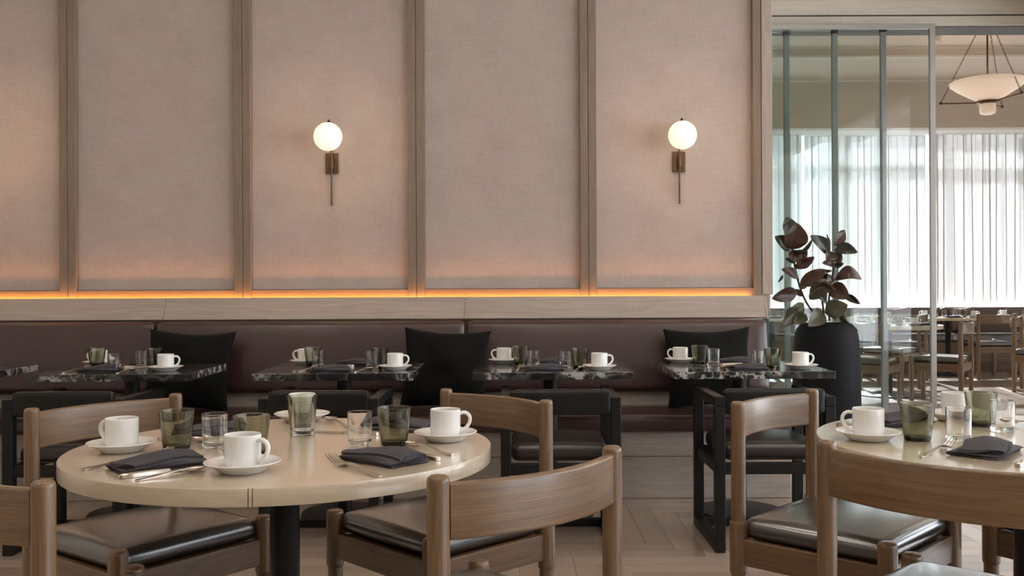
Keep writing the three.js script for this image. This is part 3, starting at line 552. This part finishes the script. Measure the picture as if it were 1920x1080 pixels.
// marble tables: offsets from the table centre
const mt = ['marble table at the left edge', 'first full marble table', 'second full marble table', 'third full marble table', 'rightmost marble table'];
[[1, -0.26, 5.15, -0.235, 5.06, -0.03, 4.79, 0.03, 4.99, 0.075, 5.045, 0.222, 4.8, -0.1, 4.79, [-0.23, 4.68]],
 [2, -0.249, 5.17, -0.19, 5.075, -0.137, 4.96, 0.15, 4.9, 0.176, 4.99, 0.28, 4.79, -0.03, 4.73, [-0.155, 4.65]],
 [3, -0.24, 5.17, -0.15, 5.1, -0.09, 4.86, 0.07, 4.8, 0.146, 4.87, 0.235, 4.745, -0.04, 4.73, [-0.165, 4.66]],
 [4, -0.262, 5.165, -0.174, 5.08, -0.122, 4.98, 0.063, 4.8, 0.147, 4.83, 0.258, 4.745, -0.02, 4.71, [-0.115, 4.64]]].forEach(([k, a, aZ, b, bZ, c, cZ, d, dZ, e, eZ, f, fZ, n, nZ, fk]) => {
  const x = marbleX[k], w = (s) => `${s} side of the ${mt[k]}`, W = 'wall', R = 'room';
  cup(x + a, aZ, Math.PI - 0.1, w(W), gm); lay('green_tumbler', x + b, bZ, 0, w(W), gm); lay('clear_tumbler', x + c, cZ, 0, w(W), gm);
  cup(x + f, fZ, 0.1, w(R), gm); lay('green_tumbler', x + e, eZ, 0, w(R), gm); lay('clear_tumbler', x + d, dZ, 0, w(R), gm);
  lay('napkin', x + n, nZ, face(0.97, 0.12), w(R), gm); lay('napkin', x + 0.02, 5.14, face(0.95, -0.1), w(W), gm);
  lie('fork', [x + fk[0] - 0.01, fk[1]], [x + fk[0] + 0.015, fk[1] + 0.2], w(R), gm); lie('spoon', [x + 0.1 + (k === 1 ? -0.06 : 0), 4.64], [x + 0.15 + (k === 1 ? -0.1 : 0), 4.79], w(R), gm); lie('knife', [x + 0.04, 5.02], [x - 0.14, 5.0], w(W), gm);
});
lay('green_tumbler', -2.78, 5.12, 0, 'at the marble table cut by the left edge', gm);

/* ------------------------------------------------------------------ far room */
const farBq = thing('window_banquette', 'long low banquette with dark seat under the far curtained window', 'banquette');
for (let k = 0; k < 5; k++) {
  const x = 1.9 + k * 1.65;
  part('backrest', softBox(1.64, 0.4, 0.12, 0.04, 0, 12).translate(x, 0.66, -13.52), M.pale === null ? M.pale : farLeather(), farBq);
  part('seat_cushion', softBox(1.64, 0.12, 0.55, 0.035, 0.01, 12).translate(x, 0.46, -13.2), M.seatLeather, farBq);
  part('plinth_board', at(board(1.646, 0.27, 0.03, 'x', 0.002), x, 0.265, -12.97), M.oakDark, farBq);
}
part('toe_kick', at(board(8.3, 0.13, 0.5), 5.2, 0.065, -13.26), M.oakDark, farBq);
part('back_frame', at(board(8.3, 0.86, 0.1), 5.2, 0.43, -13.65), M.pale, farBq);
function farLeather() { return (M.farLeather ??= P({ color: new THREE.Color(0.14, 0.095, 0.085), bumpMap: leatherBump, bumpScale: 0.0005, roughness: 0.5 })); }
for (const [x, label] of [[6.25, 'brown cushion on the far window banquette, behind a far oak chair'], [5.35, 'brown cushion on the far window banquette, right of the glass door edge']]) { const m = part('cushion', pillow, farLeather(), scene); m.name = numbered('cushion'); m.position.set(x, 0.7, -13.3); m.scale.setScalar(0.72); m.rotation.set(-0.25, 0, 0.06); m.userData = { label, category: 'cushion', group: 'brown cushions on the window banquette' }; }
spawn('round_table', null, 'far round pale table seen through the glass doors beside the planter', 'table', [4.0, 0, -10.2], 1.2, 'round pale wood tables');
function bistroProto() {
  const g = new THREE.Group();
  part('table_top', uvBox(new RoundedBoxGeometry(0.8, 0.036, 0.7, 2, 0.003), 'x').translate(0, 0.732, 0), M.ash, g);
  part('pole', lathe([[0.13, 0.714], [0.13, 0.706], [0.036, 0.7], [0.036, 0.02]], 24), M.blackMetal, g); part('base_plate', lathe([[0.0005, 0.022], [0.036, 0.022], [0.22, 0.012], [0.22, 0], [0.0005, 0]], 40), M.blackMetal, g);
  return g;
}
[[4.55, 'far square pale table by the window banquette, behind the glass doors'], [5.7, 'far square pale table by the window banquette, right of the glass door edge'], [6.75, 'far square pale table by the window banquette, at the right edge'], [3.4, 'far square pale table by the window banquette, behind the planter']].forEach(([x, label]) => spawn('square_table', bistroProto, label, 'table', [x, 0, -12.55], 0, 'square pale tables by the far window'));
[[4.55, 'far square table behind the glass doors'], [5.7, 'far square table right of the glass door edge'], [6.75, 'far square table at the right edge'], [3.4, 'far square table behind the planter']].forEach(([x, w]) => {
  cup(x - 0.24, 12.72, Math.PI, `window side, ${w}`, gf); lay('green_tumbler', x - 0.12, 12.66, 0, `window side, ${w}`, gf); lay('clear_tumbler', x - 0.03, 12.6, 0, `window side, ${w}`, gf);
  lay('clear_tumbler', x + 0.07, 12.5, 0, `room side, ${w}`, gf); lay('green_tumbler', x + 0.15, 12.46, 0, `room side, ${w}`, gf); cup(x + 0.27, 12.4, 0, `room side, ${w}`, gf); lay('napkin', x - 0.02, 12.34, 1.5, `room side, ${w}`, gf);
});
[[3.83, 9.86, 0.1, 'front'], [4.17, 9.95, 0.1, 'right'], [3.6, 10.15, 3.0, 'left'], [4.2, 10.42, 2.8, 'rear']].forEach(([x, Z, h, s]) => { cup(x, Z, h, `${s}, far round table`, gf); lay('green_tumbler', x - 0.13, Z + 0.08, 0, `${s}, far round table`, gf); lay('clear_tumbler', x - 0.06, Z + 0.16, 0, `${s}, far round table`, gf); lay('napkin', x + (s === 'right' ? 0.14 : -0.16), Z - 0.04 + (s === 'right' ? 0.06 : 0), 1.3, `${s}, far round table`, gf); });

// sheer curtains
[[0.62, 4.15, 'white sheer pleated curtain behind the glass doors and rubber plant'], [4.13, 6.05, 'white sheer pleated curtain right behind the glass door edge'], [6.03, 9.74, 'white sheer pleated curtain at the right edge, behind the hanging bowl lamp']].forEach(([x0, x1, label], c) => {
  const n = Math.round((x1 - x0) / 0.007), rows = 10, pos = [], uv = [], idx = [];
  for (let j = 0; j <= rows; j++) for (let i = 0; i <= n; i++) {
    const x = x0 + (x1 - x0) * i / n, y = 0.87 + (3.335 - 0.87) * j / rows, ph = x * 2 * Math.PI / 0.125 + 1.1 * Math.sin(x * 7.3) + 0.8 * Math.sin(x * 17.1 + c);
    pos.push(x + 0.024 * Math.sin(ph * 2), y, -(13.78 + (c % 2) * 0.125 + 0.046 * Math.sin(ph) * (0.8 + 0.2 * Math.sin(x * 5 + y)) + 0.008 * Math.sin(ph * 0.5 + y * 1.5))); uv.push(x, y);
  }
  for (let j = 0; j < rows; j++) for (let i = 0; i < n; i++) { const a = j * (n + 1) + i; idx.push(a, a + 1, a + n + 1, a + 1, a + n + 2, a + n + 1); }
  const g = new THREE.BufferGeometry(); g.setAttribute('position', new THREE.Float32BufferAttribute(pos, 3)); g.setAttribute('uv', new THREE.Float32BufferAttribute(uv, 2)); g.setIndex(idx); g.computeVertexNormals();
  const m = part('sheer_curtain', g, M.sheer, scene); m.name = numbered('sheer_curtain'); m.userData = { label, category: 'curtain', group: 'sheer curtains at the far window' };
});

// hanging bowl lamp
{
  const t = thing('bowl_pendant', 'shallow opal glass bowl lamp hung on three chains in the far room', 'pendant lamp', [5.36, 0, -10.8]);
  part('bowl', lathe([[0.05, 3.225], [0.1, 3.235], [0.2, 3.29], [0.32, 3.365], [0.395, 3.425], [0.402, 3.44], [0.392, 3.458], [0.3, 3.465], [0.28, 3.46], [0.3, 3.452], [0.385, 3.44], [0.3, 3.372], [0.19, 3.305], [0.06, 3.24]], 56), M.opal, t);
  part('cup', lathe([[0.001, 3.085], [0.05, 3.085], [0.078, 3.095], [0.085, 3.12], [0.085, 3.205], [0.078, 3.205], [0.078, 3.12]], 40), M.opal, t);
  part('collar', lathe([[0.085, 3.203], [0.118, 3.21], [0.124, 3.222], [0.118, 3.236], [0.08, 3.24]], 40), M.bronze, t);
  part('rod', new THREE.CylinderGeometry(0.01, 0.01, 0.66, 12).translate(0, 3.775, 0), M.bronze, t);
  for (let k = 0; k < 3; k++) {
    const a = Math.PI + 0.25 + k * Math.PI * 2 / 3, c = Math.cos(a), s = Math.sin(a), R = 0.49;
    part('arm', tube([[c * 0.1, 3.222, s * 0.1], [c * 0.3, 3.226, s * 0.3], [c * R, 3.232, s * R]], 0.008, 10, 8), M.bronze, t);
    const links = [], p0 = new THREE.Vector3(c * R, 3.235, s * R), p1 = new THREE.Vector3(c * 0.07, 4.09, s * 0.07), n = 34, dir = p1.clone().sub(p0);
    for (let i = 0; i < n; i++) { const l = new THREE.TorusGeometry(0.0105, 0.0028, 5, 10).scale(0.75, 1.35, 1); if (i % 2) l.rotateY(Math.PI / 2); l.applyQuaternion(new THREE.Quaternion().setFromUnitVectors(new THREE.Vector3(0, 1, 0), dir.clone().normalize())); const q = p0.clone().addScaledVector(dir, (i + 0.5) / n); links.push(l.translate(q.x, q.y, q.z)); }
    part('chain', merge(links), M.bronze, t);
    part('hook', new THREE.SphereGeometry(0.018, 12, 8).translate(c * R, 3.236, s * R), M.bronze, t);
  }
  const glow = new THREE.PointLight(new THREE.Color(1, 0.78, 0.55), 0.5); glow.position.set(5.36, 3.56, -10.8); glow.shadow.radius = 4; glow.castShadow = true; scene.add(glow);
  part('canopy', new THREE.CylinderGeometry(0.09, 0.1, 0.02, 28).translate(0, 4.094, 0), M.bronze, t);
}
[[5.0, 11.2, 'small white ceiling spotlight left of the hanging bowl lamp']].forEach(([x, Z, label]) => { const t = thing('ceiling_spotlight', label, 'spotlight', [x, 4.1, -Z]); part('can', lathe([[0.03, 0], [0.045, 0], [0.045, -0.085], [0.036, -0.088], [0.034, -0.06], [0.001, -0.06]], 28), M.white, t); part('lens', new THREE.CylinderGeometry(0.033, 0.033, 0.01, 24).translate(0, -0.065, 0), M.blackMetal, t); });

// planter and rubber plant
const PX = 2.42, PZ = 7.4;
{
  const t = thing('planter', 'tall rounded matte black planter beside the rightmost marble table', 'planter', [PX, 0, -PZ]);
  part('pot', lathe([[0.0005, 0], [0.245, 0], [0.252, 0.01], [0.255, 0.2], [0.25, 0.55], [0.245, 0.7], [0.238, 0.77], [0.224, 0.825], [0.2, 0.86], [0.18, 0.874], [0.168, 0.876], [0.158, 0.87], [0.16, 0.84], [0.0005, 0.83]], 64), M.planter, t);
  part('soil', lathe([[0.0005, 0.848], [0.08, 0.846], [0.16, 0.842]], 32), M.soil, t);
  const pl = thing('rubber_plant', 'burgundy rubber plant with broad glossy leaves in the black planter', 'plant', [PX, 0.84, -PZ]);
  const k = PZ / 1800, W = (x, y, dz = 0) => new THREE.Vector3((x - 1549.5) * k, 1.157 - 0.84 + (540 - y) * k, dz);   // plant drawn in its own front view, then given depth
  const stems = [[[1540, 604, 0], [1512, 572, 0.03], [1497, 540, 0.05], [1489, 500, 0.03], [1486, 470, 0.01]], [[1556, 604, 0], [1556, 570, -0.02], [1562, 535, -0.03], [1566, 500, -0.02], [1562, 476, 0]], [[1545, 604, 0], [1541, 588, 0.05], [1535, 560, 0.08], [1526, 535, 0.1]]];
  for (const s of stems) part('stem', new THREE.TubeGeometry(new THREE.CatmullRomCurve3(s.map(([x, y, z]) => W(x, y, z))), 24, 0.0085, 8), M.stem, pl);
  const leaf = (x0, y0, z0, x1, y1, z1, wpx, mat, roll = 0, bend = 0.12) => {
    const a = W(x0, y0, z0), b = W(x1, y1, z1), d = b.clone().sub(a), L = d.length(), w = wpx * k * 0.56, dir = d.clone().normalize();
    let side = new THREE.Vector3(0, 0, 1).cross(dir).normalize(); const nrm = dir.clone().cross(side).normalize(); side.applyAxisAngle(dir, roll); nrm.applyAxisAngle(dir, roll);
    const n = 14, m = 6, pos = [], uv = [], idx = [];
    for (let i = 0; i <= n; i++) for (let j = 0; j <= m; j++) {
      const t = i / n, s = j / m * 2 - 1, shape = t < 0.1 ? 0.06 : Math.pow(Math.sin(Math.PI * Math.pow((t - 0.08) / 0.92, 0.85)), 0.75), lift = bend * L * (Math.sin(Math.PI * t) * 0.6);
      const q = a.clone().addScaledVector(d, t).addScaledVector(side, s * w * shape).addScaledVector(nrm, lift + 0.28 * w * Math.abs(s) * shape + 0.003 * Math.sin(t * 9 + s * 3)); q.y += (roll ? 1 : 0) * lift * 0.6;
      pos.push(q.x, q.y, q.z); uv.push(j / m, t);
    }
    for (let i = 0; i < n; i++) for (let j = 0; j < m; j++) { const p = i * (m + 1) + j; idx.push(p, p + 1, p + m + 1, p + 1, p + m + 2, p + m + 1); }
    const g = new THREE.BufferGeometry(); g.setAttribute('position', new THREE.Float32BufferAttribute(pos, 3)); g.setAttribute('uv', new THREE.Float32BufferAttribute(uv, 2)); g.setIndex(idx); g.computeVertexNormals();
    part(numbered('leaf'), g, mat, pl);
  };
  const R = M.leafRed, D = M.leafDark, O = M.leafOlive;
  leaf(1486, 474, 0.01, 1489, 422, 0.1, 40, R); leaf(1486, 452, -0.01, 1482, 408, -0.06, 26, D); leaf(1482, 474, 0, 1450, 446, 0.06, 24, D, 0.3); leaf(1490, 484, 0.02, 1523, 449, 0.05, 15, D, 0.9);
  leaf(1487, 490, 0.02, 1508, 474, 0.1, 24, D); leaf(1487, 507, 0.03, 1519, 485, 0.12, 19, R, 0.3); leaf(1484, 470, 0.01, 1494, 498, 0.1, 22, R);
  leaf(1496, 526, 0.05, 1460, 507, 0.09, 17, R, 0.3); leaf(1466, 517, 0.06, 1453, 532, 0.1, 5, D);
  leaf(1494, 540, 0.05, 1538, 508, 0.14, 26, R, 0.15); leaf(1520, 512, 0.1, 1560, 511, 0.02, 9, R, 0.6); leaf(1496, 550, 0.04, 1441, 562, 0.1, 25, R, -0.2);
  leaf(1508, 568, 0.03, 1455, 617, 0.12, 26, O, -0.2); leaf(1512, 592, 0.03, 1478, 609, 0.14, 20, O, 0.2); leaf(1505, 580, 0.02, 1470, 600, 0.0, 18, O, 0.4); leaf(1543, 588, 0.05, 1500, 612, 0.2, 29, O, 0.1); leaf(1541, 590, 0.05, 1577, 574, 0.16, 32, O, -0.1);
  leaf(1570, 592, 0.02, 1601, 622, 0.1, 12, O, 1.0, 0.25); leaf(1566, 466, -0.02, 1589, 433, -0.05, 19, R); leaf(1557, 474, 0, 1553, 440, -0.02, 5, R); leaf(1559, 482, 0, 1514, 445, 0.08, 23, D, 0.2); leaf(1563, 472, 0, 1601, 477, 0.1, 21, D, -0.2, 0.2);
  leaf(1562, 474, 0, 1545, 497, 0.09, 22, R, 0.1); leaf(1562, 476, -0.01, 1576, 496, 0.04, 18, R); leaf(1566, 500, 0, 1536, 496, 0.08, 13, R, 0.2); leaf(1564, 502, 0, 1578, 497, 0.06, 10, D); leaf(1564, 530, -0.02, 1615, 527, 0.03, 23, R, -0.3, 0.5);
  leaf(1560, 538, -0.02, 1531, 510, 0.03, 14, R, 0.1); leaf(1553, 540, -0.01, 1585, 562, 0.1, 29, R, 0.1); leaf(1580, 555, 0, 1609, 573, 0.06, 12, D, 0.2); leaf(1512, 556, 0.06, 1542, 526, 0.12, 22, O, 0.2); leaf(1522, 538, 0.08, 1556, 546, 0.14, 16, R, 0.3);
  leaf(1498, 545, 0.03, 1516, 530, -0.06, 13, D, 0.4); leaf(1506, 560, 0.05, 1482, 548, -0.04, 12, R, 0.5); leaf(1540, 560, 0.05, 1552, 520, 0.06, 16, O, 0.3); leaf(1527, 536, 0.1, 1536, 566, 0.18, 14, D, 0.2); leaf(1564, 520, -0.02, 1544, 536, 0.08, 15, R, 0.2); leaf(1490, 498, 0.03, 1478, 486, -0.05, 13, D, 0.3); leaf(1552, 586, 0.0, 1592, 604, -0.04, 17, O, 0.4);
  leaf(1513, 566, 0.06, 1530, 540, 0.16, 20, O, 0.3); leaf(1548, 574, 0.07, 1522, 556, 0.12, 11, D, 0.3); leaf(1570, 548, 0, 1586, 545, 0.04, 8, D, 0.2);
}

scene.traverse((o) => { if (o.isMesh) { o.castShadow = true; o.receiveShadow = true; } });
renderer.render(scene, camera);
